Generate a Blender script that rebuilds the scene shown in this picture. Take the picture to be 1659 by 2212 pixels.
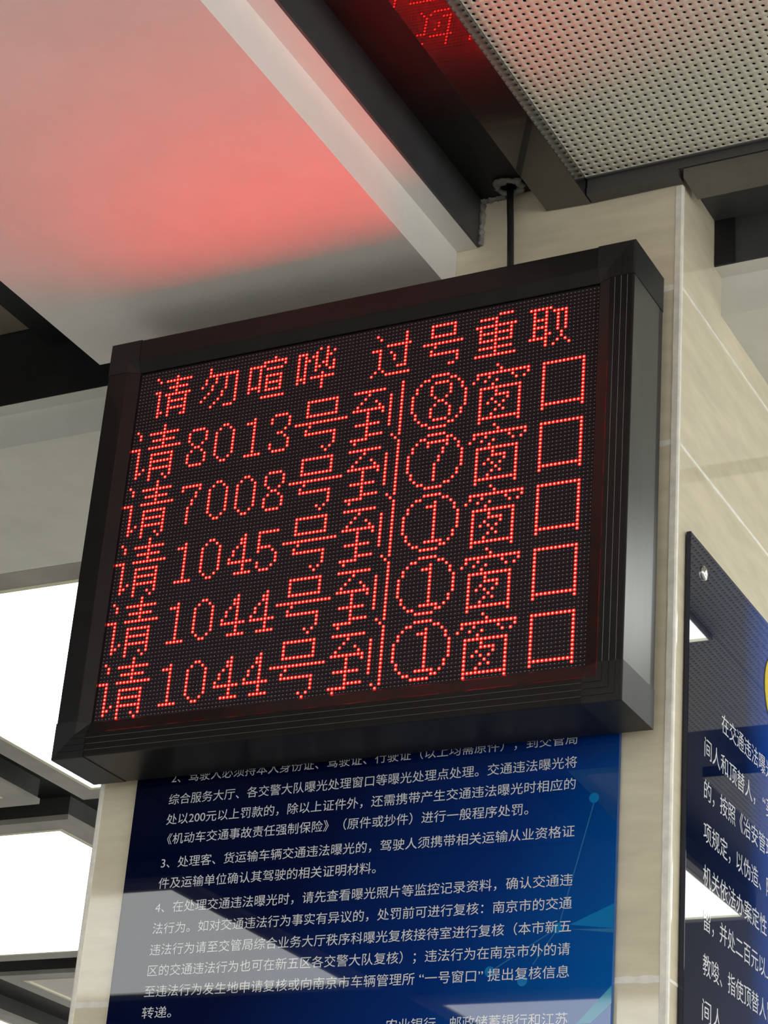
import bpy, math, random
import numpy as np
from mathutils import Matrix, Vector

random.seed(7)
for o in list(bpy.data.objects):
    bpy.data.objects.remove(o)
S = bpy.context.scene
C = S.collection
OZ = 2.75          # height above the floor of the first LED row; the code below counts z from that row
P = 0.00475        # LED pitch

# ------------------------------------------------------------------ camera
cam = bpy.data.cameras.new('camera')
cam.sensor_fit = 'HORIZONTAL'
cam.sensor_width = 36.0
cam.lens = 4712.222 / 1659 * 36.0
cam.clip_start = 0.05
cam_o = bpy.data.objects.new('camera', cam)
C.objects.link(cam_o)
R = ((0.88783287, 0.45395803, 0.075332),
     (-0.13695988, 0.41696914, -0.89854256),
     (-0.43931173, 0.78743815, 0.43237295))
loc = (1.42308372, -1.91503849, -1.29162636 + OZ)
M = Matrix(((R[0][0], -R[1][0], -R[2][0], loc[0]),
            (R[0][1], -R[1][1], -R[2][1], loc[1]),
            (R[0][2], -R[1][2], -R[2][2], loc[2]),
            (0, 0, 0, 1)))
cam_o.matrix_world = M
S.camera = cam_o

# ------------------------------------------------------------------ light, world, exposure
W = bpy.data.worlds.new('hall')
S.world = W
W.use_nodes = True
# daylit hall around the pillar: brighter towards the window side (+x)
WN = W.node_tree
wtc = WN.nodes.new('ShaderNodeTexCoord')
wdot = WN.nodes.new('ShaderNodeVectorMath')
wdot.operation = 'DOT_PRODUCT'
wdot.inputs[1].default_value = (0.98, 0.15, 0.0)
WN.links.new(wtc.outputs['Generated'], wdot.inputs[0])
wmr = WN.nodes.new('ShaderNodeMapRange')
wmr.inputs[1].default_value = -0.6
wmr.inputs[2].default_value = 1.0
wmr.inputs[3].default_value = 0.22
wmr.inputs[4].default_value = 2.80
WN.links.new(wdot.outputs['Value'], wmr.inputs[0])
WN.nodes['Background'].inputs[0].default_value = (1.0, 0.985, 0.92, 1)
WN.links.new(wmr.outputs[0], WN.nodes['Background'].inputs[1])
S.view_settings.view_transform = 'Standard'
S.view_settings.look = 'None'
S.view_settings.gamma = 1.0
S.view_settings.exposure = 0.0
S.view_settings.use_curve_mapping = False
PANEL = 5.7        # light boxes
LED_DIE = 98.0    # lit LED chips
LED_LENS_BLOOM = 1.0  # glow of the lens discs, standing in for camera bloom

# ------------------------------------------------------------------ materials
def mat(name, col, rough=0.5, spec=0.5, metal=0.0, coat=0.0, emit=None, estr=0.0, noise=None, bump=None):
    m = bpy.data.materials.new(name)
    m.use_nodes = True
    nt = m.node_tree
    b = nt.nodes['Principled BSDF']
    b.inputs['Base Color'].default_value = (*col, 1)
    b.inputs['Roughness'].default_value = rough
    b.inputs['Specular IOR Level'].default_value = spec
    b.inputs['Metallic'].default_value = metal
    b.inputs['Coat Weight'].default_value = coat
    b.inputs['Coat Roughness'].default_value = 0.012
    if emit:
        b.inputs['Emission Color'].default_value = (*emit, 1)
        b.inputs['Emission Strength'].default_value = estr
    if noise or bump:
        tc = nt.nodes.new('ShaderNodeTexCoord')
        mp = nt.nodes.new('ShaderNodeMapping')
        nt.links.new(tc.outputs['Object'], mp.inputs[0])
    if noise:
        scale, amount, stretch = noise
        mp.inputs['Scale'].default_value = stretch
        n = nt.nodes.new('ShaderNodeTexNoise')
        n.inputs['Scale'].default_value = scale
        n.inputs['Detail'].default_value = 6
        n.inputs['Roughness'].default_value = 0.62
        r = nt.nodes.new('ShaderNodeMapRange')
        r.inputs[1].default_value = 0.3
        r.inputs[2].default_value = 0.7
        r.inputs[3].default_value = 1 - amount
        r.inputs[4].default_value = 1 + amount
        nt.links.new(mp.outputs[0], n.inputs['Vector'])
        nt.links.new(n.outputs['Fac'], r.inputs[0])
        x = nt.nodes.new('ShaderNodeMix')
        x.data_type = 'RGBA'
        x.blend_type = 'MULTIPLY'
        x.inputs['Factor'].default_value = 1
        x.inputs['A'].default_value = (*col, 1)
        nt.links.new(r.outputs[0], x.inputs['B'])
        nt.links.new(x.outputs['Result'], b.inputs['Base Color'])
    if bump:
        scale, strength, dist = bump
        n2 = nt.nodes.new('ShaderNodeTexNoise')
        n2.inputs['Scale'].default_value = scale
        n2.inputs['Detail'].default_value = 4
        nt.links.new(tc.outputs['Object'], n2.inputs['Vector'])
        bp = nt.nodes.new('ShaderNodeBump')
        bp.inputs['Strength'].default_value = strength
        bp.inputs['Distance'].default_value = dist
        nt.links.new(n2.outputs['Fac'], bp.inputs['Height'])
        nt.links.new(bp.outputs[0], b.inputs['Normal'])
    return m

m_tile = mat('cream_tile', (0.74, 0.675, 0.52), 0.05, 0.5, noise=(9, 0.10, (1, 1, 5)))
m_grout = mat('white_grout', (0.86, 0.85, 0.78), 0.6, noise=(60, 0.12, (1, 1, 1)), bump=(160, 0.3, 0.001))
m_plaster = mat('white_plaster', (0.80, 0.79, 0.77), 0.75, noise=(6, 0.05, (1, 1, 1)), bump=(40, 0.12, 0.002))
m_grey_paint = mat('grey_white_paint', (0.72, 0.73, 0.70), 0.7, noise=(12, 0.05, (1, 1, 1)), bump=(60, 0.1, 0.002))
m_blackpaint = mat('black_paint', (0.013, 0.0135, 0.016), 0.45, 0.3, noise=(14, 0.3, (1, 1, 1)), bump=(70, 0.12, 0.002))
m_charcoal = mat('charcoal_paint', (0.055, 0.057, 0.062), 0.42, noise=(14, 0.2, (1, 1, 1)), bump=(50, 0.08, 0.002))
m_gloss = mat('black_gloss_metal', (0.010, 0.010, 0.012), 0.24, 0.6, coat=1.0)
m_trim = mat('dark_trim_metal', (0.07, 0.07, 0.07), 0.3)
m_olive = mat('dusty_brown_trim', (0.13, 0.125, 0.11), 0.5, noise=(10, 0.25, (1, 1, 1)))
m_brown = mat('brown_board', (0.22, 0.19, 0.15), 0.6, noise=(8, 0.2, (1, 1, 1)))
m_perf = mat('perforated_board', (0.72, 0.71, 0.60), 0.55, 0.4)
m_hole = mat('black_void', (0.004, 0.004, 0.005), 0.9, 0.0)
m_floor = mat('floor_stone', (0.38, 0.365, 0.34), 0.3, noise=(3, 0.08, (1, 1, 1)))
m_case = mat('black_aluminium', (0.011, 0.011, 0.012), 0.34, 0.26, noise=(25, 0.15, (1, 1, 1)), bump=(300, 0.03, 0.0005))
m_cap = mat('black_plastic_cap', (0.016, 0.017, 0.019), 0.42, 0.3, noise=(25, 0.15, (1, 1, 1)))
m_side = mat('side_aluminium', (0.10, 0.105, 0.10), 0.33, 0.5, metal=0.6, noise=(30, 0.12, (1, 1, 0.2)))
m_riser = mat('polished_riser', (0.32, 0.32, 0.31), 0.3, 0.5)
m_mask = mat('led_mask', (0.034, 0.022, 0.028), 0.6, 0.15)
m_visor = mat('led_visor', (0.030, 0.022, 0.028), 0.6, 0.15)
m_unlit = mat('unlit_led', (0.48, 0.45, 0.45), 0.25)
m_die = mat('lit_led_chip', (0.5, 0.1, 0.1), 0.5, emit=(1.0, 0.0075, 0.0048), estr=LED_DIE)
m_lens_bloom = mat('led_lens_bloom', (0.5, 0.02, 0.02), 0.3, emit=(1.0, 0.006, 0.008), estr=LED_LENS_BLOOM)  # lens disc with the red bloom halo put into its emission
m_cable = mat('black_cable', (0.012, 0.012, 0.013), 0.4)
m_putty = mat('grey_putty', (0.24, 0.24, 0.225), 0.8, noise=(60, 0.4, (1, 1, 1)))
m_text = mat('printed_white_text', (0.74, 0.76, 0.80), 0.02, 0.5)
m_panel = mat('glowing_diffuser', (0.9, 0.9, 0.9), 0.5, emit=(0.97, 1.0, 0.97), estr=PANEL)
m_dull = mat('unlit_diffuser', (0.78, 0.76, 0.74), 0.5)
m_frame = mat('grey_frame_board', (0.34, 0.335, 0.31), 0.35, noise=(4, 0.3, (1, 1, 1)))
m_lip = mat('pale_lip', (0.80, 0.79, 0.62), 0.4)
m_steel = mat('bright_steel', (0.75, 0.75, 0.74), 0.18, metal=1.0)
m_yellow = mat('badge_yellow', (0.78, 0.58, 0.03), 0.15)
m_badge = mat('badge_blue', (0.01, 0.03, 0.12), 0.15)
m_cyan = mat('print_cyan', (0.006, 0.19, 0.50), 0.05)
m_teal = mat('print_teal', (0.02, 0.32, 0.54), 0.05)
m_line = mat('print_pale_blue', (0.03, 0.17, 0.40), 0.05)
m_shade = mat('print_soft_blue', (0.010, 0.065, 0.25), 0.05)
m_edge = mat('acrylic_edge', (0.05, 0.06, 0.08), 0.2)

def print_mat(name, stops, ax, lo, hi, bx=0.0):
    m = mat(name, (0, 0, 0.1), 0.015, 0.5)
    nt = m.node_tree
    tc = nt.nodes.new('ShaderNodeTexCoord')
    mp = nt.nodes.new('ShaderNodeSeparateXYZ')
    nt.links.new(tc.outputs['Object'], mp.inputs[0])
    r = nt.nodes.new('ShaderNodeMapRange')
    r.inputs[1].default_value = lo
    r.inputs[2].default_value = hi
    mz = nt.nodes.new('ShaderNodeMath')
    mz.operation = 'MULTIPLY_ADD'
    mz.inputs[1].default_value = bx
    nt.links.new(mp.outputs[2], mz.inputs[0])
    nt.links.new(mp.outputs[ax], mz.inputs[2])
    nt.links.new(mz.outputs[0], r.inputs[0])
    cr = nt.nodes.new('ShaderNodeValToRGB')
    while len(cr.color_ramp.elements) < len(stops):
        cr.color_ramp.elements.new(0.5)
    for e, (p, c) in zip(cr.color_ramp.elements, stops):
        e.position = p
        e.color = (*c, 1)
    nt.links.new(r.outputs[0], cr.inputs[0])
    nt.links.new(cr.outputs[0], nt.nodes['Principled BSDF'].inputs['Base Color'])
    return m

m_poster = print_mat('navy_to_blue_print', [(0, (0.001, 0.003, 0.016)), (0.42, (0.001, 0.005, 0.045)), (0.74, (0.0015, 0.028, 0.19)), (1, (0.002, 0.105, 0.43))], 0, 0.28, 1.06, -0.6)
m_poster2 = print_mat('navy_print', [(0, (0.004, 0.008, 0.03)), (0.55, (0.006, 0.014, 0.06)), (0.85, (0.012, 0.06, 0.32)), (1, (0.012, 0.08, 0.40))], 1, 0.12, 0.42, 0.06)

# ------------------------------------------------------------------ mesh helpers
class MB:
    def __init__(self):
        self.v, self.f, self.mi, self.n = [], [], [], 0
    def add(self, verts, faces, mi=0):
        self.v += [tuple(map(float, q)) for q in verts]
        for f in faces:
            self.f.append(tuple(i + self.n for i in f))
            self.mi.append(mi)
        self.n += len(verts)
    def box(self, x0, x1, y0, y1, z0, z1, mi=0):
        v = [(x0, y0, z0), (x1, y0, z0), (x1, y1, z0), (x0, y1, z0), (x0, y0, z1), (x1, y0, z1), (x1, y1, z1), (x0, y1, z1)]
        self.add(v, [(0, 3, 2, 1), (4, 5, 6, 7), (0, 1, 5, 4), (1, 2, 6, 5), (2, 3, 7, 6), (3, 0, 4, 7)], mi)
    def prism(self, poly, axis, a, b, mi=0):
        """poly in the two other axes (in x,y,z order), extruded along axis from a to b"""
        def pt(p, t):
            q = list(p)
            q.insert(axis, t)
            return tuple(q)
        n = len(poly)
        v = [pt(p, a) for p in poly] + [pt(p, b) for p in poly]
        f = [tuple(range(n))[::-1], tuple(range(n, 2 * n))]
        f += [(i, (i + 1) % n, (i + 1) % n + n, i + n) for i in range(n)]
        self.add(v, f, mi)
    def tube(self, pts, r, seg=14, mi=0):
        pts = [Vector(p) for p in pts]
        rings = []
        for i, p in enumerate(pts):
            t = (pts[min(i + 1, len(pts) - 1)] - pts[max(i - 1, 0)]).normalized()
            a = t.cross(Vector((0, 1, 0.01))).normalized()
            b = t.cross(a)
            rr = r[i] if isinstance(r, (list, tuple)) else r
            rings.append([tuple(p + rr * (math.cos(k * 2 * math.pi / seg) * a + math.sin(k * 2 * math.pi / seg) * b)) for k in range(seg)])
        v = [q for ring in rings for q in ring]
        f = []
        for i in range(len(rings) - 1):
            for k in range(seg):
                f.append((i * seg + k, i * seg + (k + 1) % seg, (i + 1) * seg + (k + 1) % seg, (i + 1) * seg + k))
        f += [tuple(range(seg))[::-1], tuple(range((len(rings) - 1) * seg, len(rings) * seg))]
        self.add(v, f, mi)
    def build(self, name, mats, parent=None, origin=(0, 0, 0), smooth=False, bevel=0):
        me = bpy.data.meshes.new(name)
        ox, oy, oz = origin
        dz = 0 if parent is not None else OZ
        me.from_pydata([(x - ox, y - oy, z - oz) for x, y, z in self.v], [], self.f)
        for m in (mats if isinstance(mats, (list, tuple)) else [mats]):
            me.materials.append(m)
        me.polygons.foreach_set('material_index', self.mi)
        if smooth:
            me.polygons.foreach_set('use_smooth', [True] * len(self.f))
        me.update()
        o = bpy.data.objects.new(name, me)
        C.objects.link(o)
        o.location = (ox, oy, oz + dz)
        if parent is not None:
            o.parent = parent
        if bevel:
            bv = o.modifiers.new('bevel', 'BEVEL')
            bv.width = bevel
            bv.segments = 2
            bv.limit_method = 'ANGLE'
        return o

def tag(o, label, cat, group=None):
    o['label'] = label
    o['category'] = cat
    if group:
        o['group'] = group
    return o
def struct(o):
    o['kind'] = 'structure'
    return o
def thing(name, label, cat, loc=(0, 0, 0), group=None):
    """Empty; children are built in coordinates relative to it"""
    o = bpy.data.objects.new(name, None)
    C.objects.link(o)
    o.empty_display_size = 0.05
    o.location = (loc[0], loc[1], loc[2] + OZ)
    return tag(o, label, cat, group)

# ------------------------------------------------------------------ the hall: floor, ceilings, beams
b = MB()
b.box(-9, 9, -9, 9, -OZ - 0.05, -OZ)
struct(b.build('floor', m_floor))

# perforated ceiling board, 10 mm square grid of 4 mm holes, modelled as real holes
def perforated(name, x0, x1, y0, y1, z, hx, hy, pitch=0.010, rad=0.0022, th=0.0009, margin=None, seg=8):
    nx = int((x1 - x0) / pitch + 0.5)
    ny = int((y1 - y0) / pitch + 0.5)
    cx = hx + pitch * np.arange(nx)
    cy = hy - pitch * np.arange(ny)
    cx = cx[(cx > x0 + rad * 1.2) & (cx < x1 - rad * 1.2)]
    cy = cy[(cy > y0 + rad * 1.2) & (cy < y1 - rad * 1.2)]
    X, Y = np.meshgrid(cx, cy)
    X = X.ravel(); Y = Y.ravel(); n = len(X)
    h = pitch / 2
    ang = (np.arange(seg) + 0.5) * 2 * math.pi / seg
    sx = np.clip(np.cos(ang) * 2, -1, 1) * h
    sy = np.clip(np.sin(ang) * 2, -1, 1) * h
    # outer square ring, 8 points: through corners
    oa = np.arange(8) * math.pi / 4
    ox = np.sign(np.round(np.cos(oa), 6)) * h
    oy = np.sign(np.round(np.sin(oa), 6)) * h
    ia = oa
    ix = np.cos(ia) * rad; iy = np.sin(ia) * rad
    per = 24
    V = np.zeros((n, per, 3))
    V[:, 0:8, 0] = X[:, None] + ox; V[:, 0:8, 1] = Y[:, None] + oy; V[:, 0:8, 2] = z
    V[:, 8:16, 0] = X[:, None] + ix; V[:, 8:16, 1] = Y[:, None] + iy; V[:, 8:16, 2] = z
    V[:, 16:24, 0] = X[:, None] + ix; V[:, 16:24, 1] = Y[:, None] + iy; V[:, 16:24, 2] = z + th
    k = np.arange(8); k2 = (k + 1) % 8
    f1 = np.stack([k, 8 + k, 8 + k2, k2], 1)
    f2 = np.stack([8 + k, 16 + k, 16 + k2, 8 + k2], 1)
    F = np.concatenate([f1, f2])[None] + (np.arange(n) * per)[:, None, None]
    F = F.reshape(-1, 4)
    V = V.reshape(-1, 3)
    gx0, gx1, gy0, gy1 = cx[0] - h, cx[-1] + h, cy[-1] - h, cy[0] + h
    ex, mi = [], [0] * len(F)
    quads = [[(x0, y0), (x1, y0), (x1, gy0), (x0, gy0)], [(x0, gy1), (x1, gy1), (x1, y1), (x0, y1)],
             [(x0, gy0), (gx0, gy0), (gx0, gy1), (x0, gy1)], [(gx1, gy0), (x1, gy0), (x1, gy1), (gx1, gy1)]]
    ev, ef = [], []
    for q in quads:
        s = len(V) + len(ev)
        ev += [(a, c, z) for a, c in q]
        ef.append((s + 3, s + 2, s + 1, s)); mi.append(0)
    s = len(V) + len(ev)
    t = z + th + 0.0005
    ev += [(x0, y0, t), (x1, y0, t), (x1, y1, t), (x0, y1, t), (x0, y0, t + 0.02), (x1, y0, t + 0.02), (x1, y1, t + 0.02), (x0, y1, t + 0.02)]
    for q in [(0, 3, 2, 1), (4, 5, 6, 7), (0, 1, 5, 4), (1, 2, 6, 5), (2, 3, 7, 6), (3, 0, 4, 7)]:
        ef.append(tuple(s + i for i in q)); mi.append(1)
    V = np.concatenate([V, np.array(ev)])
    me = bpy.data.meshes.new(name)
    me.vertices.add(len(V)); me.vertices.foreach_set('co', (V + (0, 0, OZ)).ravel())
    nf = len(F) + len(ef)
    loops = np.concatenate([F.ravel(), np.array(ef).ravel()])
    me.loops.add(len(loops)); me.loops.foreach_set('vertex_index', loops)
    me.polygons.add(nf); me.polygons.foreach_set('loop_start', np.arange(nf) * 4)
    me.polygons.foreach_set('material_index', mi)
    me.materials.append(m_perf); me.materials.append(m_hole)
    me.update(calc_edges=True)
    me.validate()
    o = bpy.data.objects.new(name, me)
    C.objects.link(o)
    return struct(o)
perforated('ceiling', 0.5478, 1.75, -1.2, 0.081, 0.2105, 0.5513, 0.0725)
perforated('ceiling', 0.72, 1.020, 0.66, 1.60, 0.095, 0.726, 1.594)
perforated('ceiling', 1.0205, 1.30, 1.191, 1.60, 0.095, 1.0265, 1.594)
perforated('ceiling', 0.72, 1.27, 1.84, 2.50, 0.095, 0.726, 2.494)
b = MB()
b.box(0.549, 3.2, -4.5, -1.21, 0.2105, 0.24)
b.box(1.76, 3.2, -1.21, 0.081, 0.2105, 0.24)
struct(b.build('ceiling', m_perf))

# white boxed bulkhead left of the cable, with its stepped right edge
YF = -2.1          # the bulkhead ends towards the hall
b = MB()
b.prism([(-0.147, 0.0985), (0.371, 0.0985), (0.371, 0.158), (0.3985, 0.158), (0.3985, 0.32), (-0.147, 0.32)], 1, YF, 0.0995)
struct(b.build('ceiling_bulkhead', m_plaster))
# charcoal painted inner face of the bulkhead, dark soffit, glossy channel
b = MB()
b.box(0.399, 0.402, YF, 0.0985, 0.158, 0.2245)
struct(b.build('trim_1', m_charcoal))
b = MB()
b.box(0.399, 0.4885, YF - 0.5, 0.0985, 0.2245, 0.30)
struct(b.build('ceiling_soffit', m_blackpaint))
b = MB()
b.prism([(0.4888, 0.1896), (0.5475, 0.1867), (0.5475, 0.30), (0.4888, 0.30)], 1, YF - 0.5, 0.0985)
struct(b.build('trim_2', m_gloss, bevel=0.0006))
# wall angle under the perforated board and the dusty channel right of the pillar
b = MB()
b.box(0.5485, 2.6, 0.081, 0.0985, 0.1975, 0.32)
b.box(0.5485, 0.664, 0.0795, 0.0985, 0.187, 0.1968)
b.box(0.5485, 2.6, 0.0765, 0.081, 0.2085, 0.213)
struct(b.build('trim_3', m_trim, bevel=0.0006))
b = MB()
b.box(0.669, 2.6, 0.083, 0.1315, 0.184, 0.197)
struct(b.build('trim_4', m_olive, bevel=0.0008))
# dark ceiling strip right of the pillar and the cross beam behind it
b = MB()
b.box(0.663, 2.6, 0.132, 0.213, 0.205, 0.32)
struct(b.build('ceiling_soffit', m_charcoal))
b = MB()
b.box(0.6635, 0.688, 0.2105, 0.2134, 0.1408, 0.2045)
b.box(-2.6, -0.02, 0.2135, 0.30, 0.1412, 0.262)
struct(b.build('ceiling_beam', m_blackpaint))
b = MB()
b.box(0.655, 2.6, 0.2135, 0.30, 0.1412, 0.32)
struct(b.build('ceiling_beam', m_charcoal))
b = MB()
b.box(-2.6, 2.6, 0.2145, 0.239, 0.1402, 0.1414)
b.box(-2.6, 2.6, 0.239, 0.604, 0.0865, 0.1414)
struct(b.build('ceiling_beam', m_grey_paint))
# black box and far ceiling left of the bulkhead
b = MB()
b.box(-0.334, -0.1475, YF, 0.2125, 0.230, 0.32)
struct(b.build('ceiling_soffit', m_blackpaint))
b = MB()
b.box(-2.6, -0.3345, -1.5, 0.2125, 0.262, 0.32)
struct(b.build('ceiling', m_brown))
# black ceiling of the hall from which the light boxes hang
b = MB()
b.box(-6, 6, 0.605, 8, 0.140, 0.20)
b.box(-6, 0.398, -8, YF - 0.01, 0.140, 0.20)
b.box(-6, -2.61, YF - 0.01, 0.604, 0.140, 0.20)
b.box(-2.6, -0.3345, YF, -1.51, 0.140, 0.20)
struct(b.build('ceiling', m_blackpaint))
b = MB()
b.box(-6, 6, -8, 8, 0.33, 0.36)
struct(b.build('ceiling', m_blackpaint))

# ------------------------------------------------------------------ tiled pillar
PX0, PX1, PY0, PY1 = -0.051, 0.662, 0.100, 0.95
b = MB()
b.box(PX0, PX1, PY0, PY1, -OZ, 0.33, 0)
def strip(pts_fn, n, a, c, w, mi=1):
    """irregular raised grout band; pts_fn(t, s) gives a point, s = -1/+1 across, h = 0/1 height"""
    rows = []
    for i in range(n + 1):
        t = a + (c - a) * i / n
        w1 = w * (1 + random.uniform(-0.22, 0.22)); w2 = w * (1 + random.uniform(-0.22, 0.22))
        rows.append([pts_fn(t, -w1, 0), pts_fn(t, -w1 * 0.8, 1), pts_fn(t, w2 * 0.8, 1), pts_fn(t, w2, 0)])
    v = [p for r in rows for p in r]
    f = []
    for i in range(n):
        for k in range(3):
            q = (i * 4 + k, i * 4 + k + 1, (i + 1) * 4 + k + 1, (i + 1) * 4 + k)
            f.append(q)
    b.add(v, f, mi)
for z in (0.0485, -0.1528, -0.753, -1.354):
    strip(lambda t, s, h: (t, PY0 + 0.0004 - 0.0009 * h, z + s), 60, PX0, PX1 - 0.008, 0.0042)
    strip(lambda t, s, h: (PX1 - 0.0004 + 0.0009 * h, t, z + s), 60, PY0 + 0.006, PY1, 0.0024)
shaft = struct(b.build('wall_pillar', [m_tile, m_grout]))
# pale caulked corner strips on the two front edges
b = MB()
for (z0, z1) in ((-1.6, 0.186),):
    n = 90
    prof_rows = []
    for i in range(n + 1):
        z = z0 + (z1 - z0) * i / n
        j = [random.uniform(-0.0003, 0.0003) for _ in range(2)]
        prof_rows.append([(PX1 - 0.0085 + j[0], PY0 + 0.0005, z), (PX1 - 0.0075 + j[0], PY0 - 0.0012, z), (PX1 - 0.0006, PY0 - 0.0014, z),
                          (PX1 + 0.0012, PY0 - 0.0002, z), (PX1 + 0.0014, PY0 + 0.004 + j[1], z), (PX1 - 0.0005, PY0 + 0.005 + j[1], z)])
    v = [p for r in prof_rows for p in r]
    f = [(i * 6 + k, i * 6 + k + 1, (i + 1) * 6 + k + 1, (i + 1) * 6 + k) for i in range(n) for k in range(5)]
    b.add(v, f)
    prof_rows = []
    for i in range(n + 1):
        z = z0 + (z1 - z0) * i / n
        j = random.uniform(-0.0003, 0.0003)
        prof_rows.append([(PX0 - 0.0008, PY0 + 0.004, z), (PX0 - 0.0012, PY0 - 0.0004, z), (PX0 + 0.0006, PY0 - 0.0012, z), (PX0 + 0.0045 + j, PY0 - 0.0010, z), (PX0 + 0.0055 + j, PY0 + 0.0005, z)])
    v = [p for r in prof_rows for p in r]
    f = [(i * 5 + k, (i + 1) * 5 + k, (i + 1) * 5 + k + 1, i * 5 + k + 1) for i in range(n) for k in range(4)][::-1]
    b.add(v, f)
struct(b.build('trim_5', m_grout))

# ------------------------------------------------------------------ light boxes
def light_box(x0, x1, y0, y1, label, lit=True, group='square light boxes hung from the black ceiling', z=0.0865, fr=0.055, h=0.0535, w=0.010):
    t = thing('ceiling_light', label, 'ceiling light', ((x0 + x1) / 2, (y0 + y1) / 2, z), group)
    hx, hy = (x1 - x0) / 2, (y1 - y0) / 2
    b = MB()
    for (a, c, d, e) in ((-hx - fr, hx + fr, -hy - fr, -hy), (-hx - fr, hx + fr, hy, hy + fr), (-hx - fr, -hx, -hy, hy), (hx, hx + fr, -hy, hy)):
        b.box(a, c, d, e, 0.0, 0.012, 0)
    e = fr - 0.004
    b.box(-hx - e, hx + e, -hy - e, hy + e, 0.0125, h, 1)
    b.build('frame', [m_frame, m_charcoal], t)
    b = MB()
    for (a, c, d, e) in ((-hx, hx, -hy, -hy + w), (-hx, hx, hy - w, hy), (-hx, -hx + w, -hy + w, hy - w), (hx - w, hx, -hy + w, hy - w)):
        b.box(a, c, d, e, -0.001, 0.010)
    b.build('lip', m_lip, t)
    b = MB()
    b.box(-hx + w, hx - w, -hy + w, hy - w, 0.004, 0.012)
    b.build('diffuser', m_panel if lit else m_dull, t)
    return t
light_box(-1.155, -0.24, 0.660, 1.572, 'glaring white light box behind the left edge of the red display')
light_box(-2.292, -1.377, 1.787, 2.705, 'pale glowing light box left of the pillar, below the first one')
light_box(-2.292, -1.377, 0.660, 1.572, 'dull unlit ceiling box whose corner shows at the left picture edge', lit=False)
light_box(-2.317, -1.377, 2.955, 3.87, 'dim grey-white ceiling box lowest beside the pillar', lit=False)
for i, (x, y) in enumerate(((-2.292, -2.975), (-0.02, -3.15), (-0.02, -4.28), (-1.245, -4.13), (-0.02, -5.5), (-3.45, -4.30), (1.05, -6.6), (2.7, 0.72), (2.7, 3.1), (3.6, -2.2), (3.6, -4.4), (-3.45, 0.66), (-3.605, 2.955))):  # second and third are unseen, added to light the pillar front from above
    light_box(x, x + 0.915, y, y + 0.915, 'white light box of the hall ceiling mostly outside the picture, some reflected, some added unseen for their light')
light_box(1.024, 1.55, 0.80, 1.186, 'small white light box reflected in the pillar corner tile', fr=0.003, w=0.002)
light_box(1.486, 2.40, 1.83, 2.745, 'white light box reflected as a bright wedge in the side notice board', fr=0.02)

# ------------------------------------------------------------------ LED display
ROW = {
 'please': ['.........#......', '.#.......#......', '..#..#########..', '..#......#......', '......#######...', '.........#......', '###..##########.', '..#.............',
            '..#...#######...', '..#...#.....#...', '..#...#######...', '..#...#.....#...', '..#.#.#######...', '..##..#.....#...', '..#...#...#.#...', '......#....#....'],
 '8': ['', '', '', '..####..', '.#....#.', '.#....#.', '.#....#.', '..#..#..', '...##...', '..#..#..', '.#....#.', '.#....#.', '.#....#.', '..####..'],
 '0': ['', '', '', '...##...', '..#..#..', '.#....#.', '.#....#.', '.#....#.', '.#....#.', '.#....#.', '.#....#.', '.#....#.', '..#..#..', '...##...'],
 '1': ['', '', '', '....#...', '..###...'] + ['....#...'] * 8 + ['..#####.'],
 '3': ['', '', '', '..####..', '.#....#.', '.#....#.', '......#.', '.....#..', '...##...', '.....#..', '......#.', '.#....#.', '.#....#.', '..####..'],
 '7': ['', '', '', '.######.', '.#....#.', '.....#..', '.....#..', '....#...', '....#...'] + ['...#....'] * 5,
 '4': ['', '', '', '.....#..', '....##..', '....##..', '...#.#..', '..#..#..', '..#..#..', '.#...#..', '.#######', '.....#..', '.....#..', '...#####'],
 '5': ['', '', '', '.######.', '.#......', '.#......', '.#......', '.####...', '.#...#..', '......#.', '......#.', '.#....#.', '.#...#..', '..###...'],
 'number': ['', '...#########....', '...#.......#....', '...#.......#....', '...#.......#....', '...#########....', '', '###############.', '....#...........', '...#............',
            '...#########....', '...........#....', '...........#....', '...........#....', '........#.#.....', '.........#......'],
 'to': ['.............#..', '#########....#..', '....#........#..', '...#......#..#..', '..#...#...#..#..', '.#.....#..#..#..', '#########.#..#..', '....#...#.#..#..', '....#.....#..#..', '....#.....#..#..',
        '.#######..#..#..', '....#.....#..#..', '....#........#..', '....#####....#..', '#####......#.#..', '.#..........#...'],
 'window': ['......#.........', '.......#........', '.##############.', '.#..#.....#...#.', '#..#..#....#.#..', '.....#..........', '..###########...', '..#...#.....#...', '..#...####..#...',
            '..#..#...#..#...', '..#.#.#.#...#...', '..#....#....#...', '..#...#.#...#...', '..#..#......#...', '..###########...', '..#.........#...'],
 'mouth': ['', '', '..###########...'] + ['..#.........#...'] * 10 + ['..###########...', '..#.........#...'],
}
RING = ['.....#####......', '...##.....##....', '..#.........#...', '.#...........#..', '.#...........#..', '#.............#.', '#.............#.', '#.............#.', '#.............#.', '#.............#.',
        '.#...........#..', '.#...........#..', '..#.........#...', '...##.....##....', '.....#####......']
def pts(rows):
    return {(c, r) for r, s in enumerate(rows) for c, ch in enumerate(s) if ch == '#'}
IN8 = {(c, 2) for c in range(6, 10)} | {(5, 3), (10, 3), (5, 4), (10, 4), (5, 5), (10, 5), (6, 6), (9, 6), (7, 7), (8, 7), (6, 8), (9, 8), (5, 9), (10, 9), (5, 10), (10, 10), (5, 11), (10, 11)} | {(c, 12) for c in range(6, 10)}
IN7 = {(c, 2) for c in range(5, 11)} | {(5, 3), (10, 3), (9, 4), (9, 5), (8, 6), (8, 7)} | {(7, r) for r in range(8, 13)}
IN1 = {(8, r) for r in range(2, 12)} | {(6, 3), (7, 3)} | {(c, 12) for c in range(6, 11)}
GL = {k: pts(v) for k, v in ROW.items()}
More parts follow.
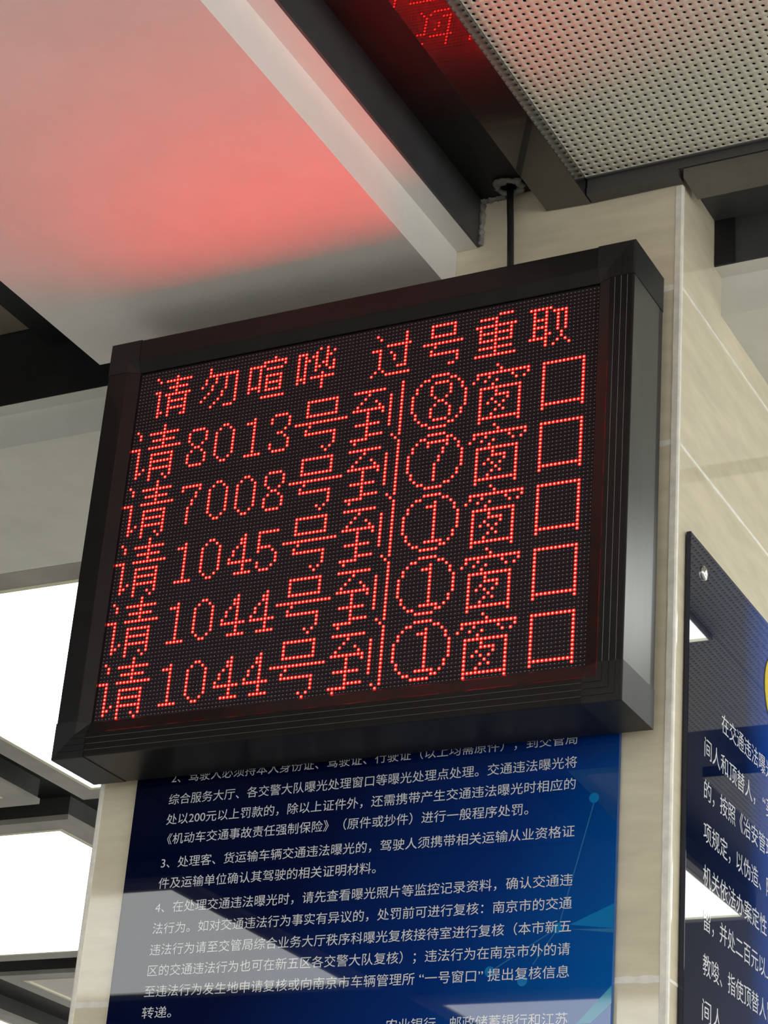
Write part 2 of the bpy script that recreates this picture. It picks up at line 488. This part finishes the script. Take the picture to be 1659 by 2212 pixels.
GL['c8'] = pts(RING) | IN8
GL['c7'] = pts(RING) | IN7
GL['c1'] = pts(RING) | IN1
def H(r, a, c): return {(k, r) for k in range(a, c + 1)}
def V_(c, a, d): return {(c, k) for k in range(a, d + 1)}
HEAD = [
 {(5, 2), (6, 3), (5, 6), (6, 6), (7, 12), (13, 13)} | H(3, 8, 15) | V_(11, 2, 7) | H(5, 9, 14) | H(7, 8, 15) | V_(6, 6, 13) | V_(9, 8, 13) | V_(14, 8, 13) | H(9, 10, 13) | H(11, 10, 13),
 V_(21, 2, 4) | H(4, 21, 29) | V_(29, 4, 12) | H(13, 26, 28) | {(20, 5), (20, 6), (19, 7), (23, 5), (23, 6), (22, 7), (22, 8), (21, 9), (20, 10), (19, 11), (25, 9), (25, 10), (24, 11), (23, 12), (22, 13)} | V_(26, 4, 8),
 H(4, 33, 36) | V_(33, 4, 11) | V_(36, 4, 11) | H(10, 33, 36) | {(37, 4), (43, 4), (40, 2)} | H(3, 37, 43) | H(5, 38, 42) | H(7, 38, 42) | V_(38, 7, 11) | V_(42, 7, 11) | H(9, 39, 41) | H(11, 38, 42) | H(13, 37, 43),
 H(3, 47, 49) | V_(47, 3, 11) | V_(49, 3, 11) | {(48, 10), (53, 2), (52, 3), (51, 4), (50, 5), (57, 3), (56, 4), (54, 6), (53, 7), (56, 8), (57, 8), (57, 6), (57, 7)} | V_(52, 3, 8) | V_(55, 2, 7) | H(10, 51, 57) | V_(54, 9, 13),
 {(69, 2), (70, 3), (75, 11), (76, 11), (73, 7), (74, 8), (74, 9), (69, 12), (68, 13), (71, 12)} | H(5, 72, 78) | V_(77, 2, 11) | H(6, 68, 70) | V_(70, 6, 11) | H(13, 72, 78),
 H(2, 84, 90) | V_(84, 2, 5) | V_(90, 2, 5) | H(5, 84, 90) | H(7, 82, 92) | {(85, 8), (84, 9), (90, 13), (89, 13)} | H(10, 84, 91) | V_(91, 10, 12),
 H(2, 102, 105) | H(3, 97, 101) | H(5, 96, 106) | V_(97, 6, 9) | V_(105, 6, 9) | H(7, 97, 105) | H(9, 97, 105) | H(11, 97, 105) | H(13, 96, 106) | V_(101, 3, 13),
 H(3, 110, 115) | V_(111, 3, 11) | V_(114, 3, 13) | H(6, 112, 113) | H(8, 112, 113) | H(11, 110, 113) | H(4, 116, 119) | V_(117, 4, 9) | V_(119, 4, 9) | {(118, 10), (118, 11), (119, 12), (120, 13), (117, 12), (116, 13), (115, 10)},
]
LINES = [('8013', 'c8'), ('7008', 'c7'), ('1045', 'c1'), ('1044', 'c1'), ('1044', 'c1')]
text_lines = [HEAD]
for i, (num, circ) in enumerate(LINES):
    r0 = 16 * (i + 1)
    seq = [('please', 0)] + [(d, 16 + 8 * k) for k, d in enumerate(num)] + [('number', 48), ('to', 64), (circ, 80), ('window', 96), ('mouth', 112)]
    text_lines.append([{(c + c0, r + r0) for c, r in GL[k]} for k, c0 in seq])
LIT = set().union(*[set().union(*l) for l in text_lines])

XC, ZC = 127 * P / 2, -95 * P / 2
disp = thing('led_display', 'black framed LED queue display with glowing red characters, hung on the pillar', 'display', (XC, 0.0, ZC))
HW, HH = 0.3042, 0.2292      # half opening
PROFILE = [(0.0, 0.006), (0.0, -0.0025), (0.0006, -0.0031), (0.0143, -0.0086), (0.0150, -0.0092), (0.0153, -0.0096),
           (0.0209, -0.0103), (0.0210, -0.0095), (0.0283, -0.0103), (0.0284, -0.0095), (0.0357, -0.0103), (0.0358, -0.0096),
           (0.0415, -0.0101), (0.0426, -0.0097), (0.0432, -0.0089), (0.0434, -0.0078), (0.0434, 0.0670), (0.0434, 0.0785), (0.0430, 0.0795), (0.0420, 0.0800), (0.0350, 0.0800), (0.0, 0.0800)]
NS = len(PROFILE)
SIDE_FROM = 21
def fm(k):      # material of profile face k: 1 the outer side, 2 the polished risers
    return 1 if k == 15 else (2 if k in (6, 8, 10) else 0)
def sweep(stations, mats, name, parent, caps=True):
    v, f, mi = [], [], []
    for st in stations:
        v += [st(o, y) for o, y in PROFILE]
    for s in range(len(stations) - 1):
        for k in range(NS):
            k2 = (k + 1) % NS
            f.append((s * NS + k, s * NS + k2, (s + 1) * NS + k2, (s + 1) * NS + k)); mi.append(fm(k) if k < NS - 1 else 0)
    f += [tuple(range(NS))[::-1], tuple(range((len(stations) - 1) * NS, len(stations) * NS))]
    mi += [0, 0]
    bb = MB()
    bb.v, bb.f, bb.mi, bb.n = v, f, mi, len(v)
    o = bb.build(name, mats, parent)
    bm_fix(o)
    return o
import bmesh
def bm_fix(o):
    bm = bmesh.new(); bm.from_mesh(o.data)
    bmesh.ops.recalc_face_normals(bm, faces=bm.faces)
    bm.to_mesh(o.data); bm.free()
g = 0.0002
sweep([lambda o, y: (HW + o, y, -HH + g), lambda o, y: (HW + o, y, HH - g)], [m_case, m_side, m_riser], 'frame_rail', disp)
sweep([lambda o, y: (-HW - o, y, -HH + g), lambda o, y: (-HW - o, y, HH - g)], [m_case, m_case, m_riser], 'frame_rail', disp)
sweep([lambda o, y: (-HW + g, y, HH + o), lambda o, y: (HW - g, y, HH + o)], [m_case, m_case, m_riser], 'frame_rail', disp)
sweep([lambda o, y: (-HW + g, y, -HH - o), lambda o, y: (HW - g, y, -HH - o)], [m_case, m_case, m_riser], 'frame_rail', disp)
def infl(o, y):  # caps sit 0.7 mm proud of the rails
    return (o + 0.0007 if o > 0.036 else o), (y - 0.0007 if y < -0.006 else y)
for sx in (-1, 1):
    for sz in (-1, 1):
        def A(o, y, sx=sx, sz=sz):
            o, y = infl(o, y); return (sx * (HW + o), y, sz * HH)
        def D(o, y, sx=sx, sz=sz):
            o, y = infl(o, y); return (sx * (HW + o), y, sz * (HH + o))
        def B(o, y, sx=sx, sz=sz):
            o, y = infl(o, y); return (sx * HW, y, sz * (HH + o))
        c = sweep([A, D, B], [m_cap, m_cap, m_cap], 'corner_cap', disp)
b = MB()
b.box(-HW - 0.03, HW + 0.03, 0.074, 0.0795, -HH - 0.03, HH + 0.03)
b.build('back_plate', m_case, disp)
for x in (-0.2, 0.2):
    b = MB()
    b.box(x - 0.03, x + 0.03, 0.0800, 0.0996, 0.05, 0.20)
    b.build('wall_bracket', m_case, disp)

def discs(b, cells, rad, y, seg, mi, dome=0.0):
    for c, r in cells:
        x, z = c * P - XC, -r * P - ZC
        ring = [(x + rad * math.cos(2 * math.pi * k / seg), y, z + rad * math.sin(2 * math.pi * k / seg)) for k in range(seg)]
        if dome:
            top = [(x + rad * 0.6 * math.cos(2 * math.pi * k / seg), y - dome * 0.75, z + rad * 0.6 * math.sin(2 * math.pi * k / seg)) for k in range(seg)]
            b.add(ring + top + [(x, y - dome, z)], [(k, (k + 1) % seg, (k + 1) % seg + seg, k + seg) for k in range(seg)] + [(k + seg, (k + 1) % seg + seg, 2 * seg) for k in range(seg)], mi)
        else:
            b.add(ring, [tuple(range(seg))], mi)
for my in range(3):
    for mx in range(2):
        b = MB()
        c0, r0 = mx * 64, my * 32
        x0, x1 = (c0 - 0.5) * P - XC, (c0 + 63.5) * P - XC
        z1, z0 = -(r0 - 0.5) * P - ZC, -(r0 + 31.5) * P - ZC
        b.box(x0 + 0.0001, x1 - 0.0001, 0.0006, 0.012, z0 + 0.0001, z1 - 0.0001, 0)
        for r in range(r0, r0 + 32):
            zz = -(r - 0.5) * P - ZC
            b.box(x0 + 0.0003, x1 - 0.0003, -0.0007, 0.0006, zz - 0.00035 - 0.0002, zz - 0.0002, 1)
            for c in range(c0, c0 + 64):
                xx = (c + 0.5) * P - XC
                b.box(xx - 0.0002, xx + 0.0002, -0.0001, 0.0006, zz - P * 0.62, zz - P * 0.28, 1)
        discs(b, [(c, r) for r in range(r0, r0 + 32) for c in range(c0, c0 + 64) if (c, r) not in LIT], 0.00058, 0.0005, 6, 2, 0.0003)
        b.build('led_module', [m_mask, m_visor, m_unlit], disp)
for line in text_lines:
    t = bpy.data.objects.new('text_line', None)
    C.objects.link(t)
    t.empty_display_size = 0.02
    t.parent = disp
    for cells in line:
        b = MB()
        discs(b, sorted(cells), 0.00220, 0.0002, 14, 1, 0.0003)  # wide lens disc carrying the bloom halo around the chip
        discs(b, sorted(cells), 0.00100, -0.0002, 10, 0)
        b.build('character', [m_die, m_lens_bloom], t)

# power cable from the display up into the ceiling, and the torn putty around its hole
b = MB()
b.tube([(0.4545, 0.083, 0.035), (0.4545, 0.083, 0.07), (0.4535, 0.081, 0.11), (0.4515, 0.080, 0.16), (0.4490, 0.080, 0.195), (0.447, 0.081, 0.2235)], 0.0042)
tag(b.build('power_cable', m_cable, smooth=True), 'black power cable running from the display up to the ceiling hole', 'cable')
def blob_ring(cx, cy, z, r0, n, tube, seed, sy=1.0):
    rnd = random.Random(seed)
    b = MB()
    rows = []
    seg = 10
    for i in range(n):
        a = 2 * math.pi * i / n
        rr = r0 * (1 + rnd.uniform(-0.16, 0.16)); tt = tube * (1 + rnd.uniform(-0.4, 0.5))
        rows.append([(cx + (rr + tt * math.cos(p)) * math.cos(a), cy + sy * (rr + tt * math.cos(p)) * math.sin(a), z + tt * 0.8 * math.sin(p) + rnd.uniform(-0.001, 0.001)) for p in [2 * math.pi * k / seg for k in range(seg)]])
    v = [p for r in rows for p in r]
    f = [(i * seg + k, i * seg + (k + 1) % seg, ((i + 1) % n) * seg + (k + 1) % seg, ((i + 1) % n) * seg + k) for i in range(n) for k in range(seg)]
    b.add(v, f)
    return b
b = blob_ring(0.448, 0.0765, 0.2212, 0.0155, 26, 0.0042, 3, 0.9)
tag(b.build('putty_collar', m_putty, smooth=True), 'torn grey putty ring around the cable hole in the dark soffit', 'putty')
b = MB()
rnd = random.Random(11)
rows = []
for i in range(28):
    z = 0.1585 + (0.2235 - 0.1585) * i / 27
    w = 0.0035 + 0.003 * rnd.random()
    j = rnd.uniform(-0.0015, 0.0015)
    rows.append([(0.4022, 0.0982, z), (0.4022, 0.0982 - w, z), (0.4022 + 0.003 + j, 0.0982 - w * 0.7, z), (0.4022 + 0.0045 + j, 0.0982, z)])
v = [p for r in rows for p in r]
b.add(v, [(i * 4 + k, i * 4 + k + 1, (i + 1) * 4 + k + 1, (i + 1) * 4 + k) for i in range(27) for k in range(3)])
rows = []
for i in range(20):
    x = 0.4025 + (0.435 - 0.4025) * i / 19
    w = 0.003 + 0.003 * rnd.random()
    rows.append([(x, 0.0985, 0.2242 - w), (x, 0.0985 - w * 0.5, 0.2242 - w), (x, 0.0985 - w, 0.2242)])
v = [p for r in rows for p in r]
b.add(v, [(i * 3 + k, i * 3 + k + 1, (i + 1) * 3 + k + 1, (i + 1) * 3 + k) for i in range(19) for k in range(2)])
tag(b.build('sealant_bead', m_putty, smooth=True), 'peeling grey sealant along the end of the charcoal bulkhead face', 'sealant')

# ------------------------------------------------------------------ printed notice boards
def text_mesh(body, thin):
    cu = bpy.data.curves.new('text', 'FONT')
    cu.body = body
    cu.size = 1.0
    cu.offset = thin
    cu.resolution_u = 3
    o = bpy.data.objects.new('text', cu)
    C.objects.link(o)
    dg = bpy.context.evaluated_depsgraph_get()
    me = bpy.data.meshes.new_from_object(o.evaluated_get(dg))
    bpy.data.objects.remove(o)
    bpy.data.curves.remove(cu)
    return me
def put_text(body, parent, left, right, zbase, em, place, m, thin=0.0):
    """fit the text between left and right along its line; place(u, z) -> point relative to the parent"""
    me = text_mesh(body, thin)
    n = len(me.vertices)
    co = np.zeros(n * 3)
    me.vertices.foreach_get('co', co)
    co = co.reshape(-1, 3)
    x0, x1 = co[:, 0].min(), co[:, 0].max()
    u = left + (co[:, 0] - x0) / (x1 - x0) * (right - left)
    z = zbase + (co[:, 1]) * em
    out = np.array([place(a, c) for a, c in zip(u, z)])
    me.vertices.foreach_set('co', out.ravel())
    me.materials.clear()
    me.materials.append(m)
    me.update()
    o = bpy.data.objects.new('text_line', me)
    C.objects.link(o)
    o.parent = parent
    return o

FX0, FX1, FZ0, FZ1, FY = 0.0045, 0.6070, -1.32, -0.30, 0.0925
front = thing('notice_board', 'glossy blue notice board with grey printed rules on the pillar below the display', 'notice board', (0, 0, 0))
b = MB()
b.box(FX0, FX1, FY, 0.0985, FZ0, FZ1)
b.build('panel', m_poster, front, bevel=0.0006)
def deco(polys, m, y, parent, name):
    b = MB()
    for i, pl in enumerate(polys):
        b.add([(x, y, z) for x, z in pl], [tuple(range(len(pl)))])
    o = b.build(name, m, parent)
    return o
def circ(x, z, r, n=24):
    return [(x + r * math.cos(2 * math.pi * k / n), z + r * math.sin(2 * math.pi * k / n)) for k in range(n)]
def seg2(a, c, w):
    dx, dz = c[0] - a[0], c[1] - a[1]
    l = math.hypot(dx, dz); nx, nz = -dz / l * w, dx / l * w
    return [(a[0] - nx, a[1] - nz), (c[0] - nx, c[1] - nz), (c[0] + nx, c[1] + nz), (a[0] + nx, a[1] + nz)]
deco([[(0.5497, -0.5297), (0.6068, -0.5298), (0.6053, -0.5908), (0.585, -0.566)]], m_shade, FY - 0.00008, front, 'printed_facet')
deco([[(0.5585, -0.6954), (0.6068, -0.6757), (0.6068, -0.7015)]], m_cyan, FY - 0.00010, front, 'printed_facet')
deco([[(0.5585, -0.7000), (0.6068, -0.7017), (0.6068, -0.7060)]], m_line, FY - 0.00010, front, 'printed_facet')
deco([[(0.5699, -0.7967), (0.6065, -0.7595), (0.6068, -0.7776), (0.585, -0.7967)]], m_teal, FY - 0.00010, front, 'printed_facet')
for k, (x, z) in enumerate(((0.5806, -0.5621), (0.5457, -0.6982), (0.4718, -0.7397), (0.5089, -0.7508))):
    deco([circ(x, z, 0.0056)], m_cyan, FY - 0.00012, front, 'printed_dot')
for a, c in (((0.5806, -0.5675), (0.5475, -0.693)), ((0.5415, -0.7000), (0.4765, -0.7375)), ((0.5430, -0.7025), (0.5196, -0.7349))):
    deco([seg2(a, c, 0.0006)], m_line, FY - 0.00011, front, 'printed_line')
FT = [('2、驾驶人必须持本人身份证、驾驶证、行驶证（以上均需原件），到交管局', .0524, .5592, -.5008),
      ('综合服务大厅、各交警大队曝光处理窗口等曝光处理点处理。交通违法曝光将', .0520, .5598, -.5270),
      ('处以200元以上罚款的，除以上证件外，还需携带产生交通违法曝光时相应的', .0520, .5592, -.5510),
      ('《机动车交通事故责任强制保险》（原件或抄件）进行一般程序处罚。', .0560, .5065, -.5745),
      ('3、处理客、货运输车辆交通违法曝光的，驾驶人须携带相关运输从业资格证', .0520, .5602, -.6025),
      ('件及运输单位确认其驾驶的相关证明材料。', .0520, .3300, -.6265),
      ('4、在处理交通违法曝光时，请先查看曝光照片等监控记录资料，确认交通违', .0515, .5600, -.6545),
      ('法行为。如对交通违法行为事实有异议的，处罚前可进行复核：南京市的交通', .0515, .5602, -.6788),
      ('违法行为请至交管局综合业务大厅秩序科曝光复核接待室进行复核（本市新五', .0515, .5605, -.7030),
      ('区的交通违法行为也可在新五区各交警大队复核）；违法行为在南京市外的请', .0520, .5602, -.7265),
      ('至违法行为发生地申请复核或向南京市车辆管理所 “一号窗口” 提出复核信息', .0510, .5602, -.7498),
      ('转递。', .0510, .0895, -.7735),
      ('农业银行、邮政储蓄银行和江苏', .3560, .5605, -.7975)]
for body, l, r, z in FT:
    put_text(body, front, l, r, z + 0.0012, 0.0140, lambda u, zz: (u, FY - 0.0002, zz), m_text)

side = thing('notice_board', 'dark navy notice board with white rules on the right side of the pillar', 'notice board', (0, 0, 0))
SX, SY0, SY1, SZ0, SZ1 = 0.669, 0.128, 0.86, -1.30, -0.2515
b = MB()
b.box(0.6635, SX, SY0, SY1, SZ0, SZ1)
b.build('panel', m_poster2, side, bevel=0.0006)
ST = [('在交通违法曝光', .2335, .4100, -.4460), ('间人和顶替人， “买', .1795, .4110, -.4930), ('的，按照《治安管理', .1800, .4110, -.5400), ('项规定，以伪造、隐', .1800, .4110, -.5865),
      ('机关依法办案定性，', .1800, .3995, -.6335), ('留，并处二百元以上', .1825, .4110, -.6805), ('教唆、指使顶替人冒', .1825, .4110, -.7270), ('间人、', .1820, .2560, -.7740)]
for body, l, r, z in ST:
    put_text(body, side, l, r, z + 0.0010, 0.0245, lambda u, zz: (SX + 0.0002, u, zz), m_text, 0.0)
b = MB()
n = 28
ring = [(SX + 0.0004, 0.4235 + 0.0425 * math.cos(2 * math.pi * k / n), -0.333 + 0.047 * math.sin(2 * math.pi * k / n)) for k in range(n)]
b.add(ring + [(x + 0.0008, y, z) for x, y, z in ring], [tuple(range(n, 2 * n))] + [(k, (k + 1) % n, (k + 1) % n + n, k + n) for k in range(n)], 0)
ring = [(SX + 0.0014, 0.4235 + 0.0295 * math.cos(2 * math.pi * k / n), -0.331 + 0.034 * math.sin(2 * math.pi * k / n)) for k in range(n)]
b.add(ring, [tuple(range(n))], 1)
b.build('emblem', [m_yellow, m_badge], side)
b = MB()
n = 20
rr = [(0.0, 0.0082), (0.002, 0.0082), (0.0032, 0.006), (0.0038, 0.003)]
v = [(SX + h, 0.1703 + r * math.cos(2 * math.pi * k / n), -0.2842 + r * math.sin(2 * math.pi * k / n)) for h, r in rr for k in range(n)]
f = [(i * n + k, i * n + (k + 1) % n, (i + 1) * n + (k + 1) % n, (i + 1) * n + k) for i in range(3) for k in range(n)] + [tuple(range(3 * n, 4 * n))]
b.add(v, f)
b.build('screw_cap', m_steel, side, smooth=True)
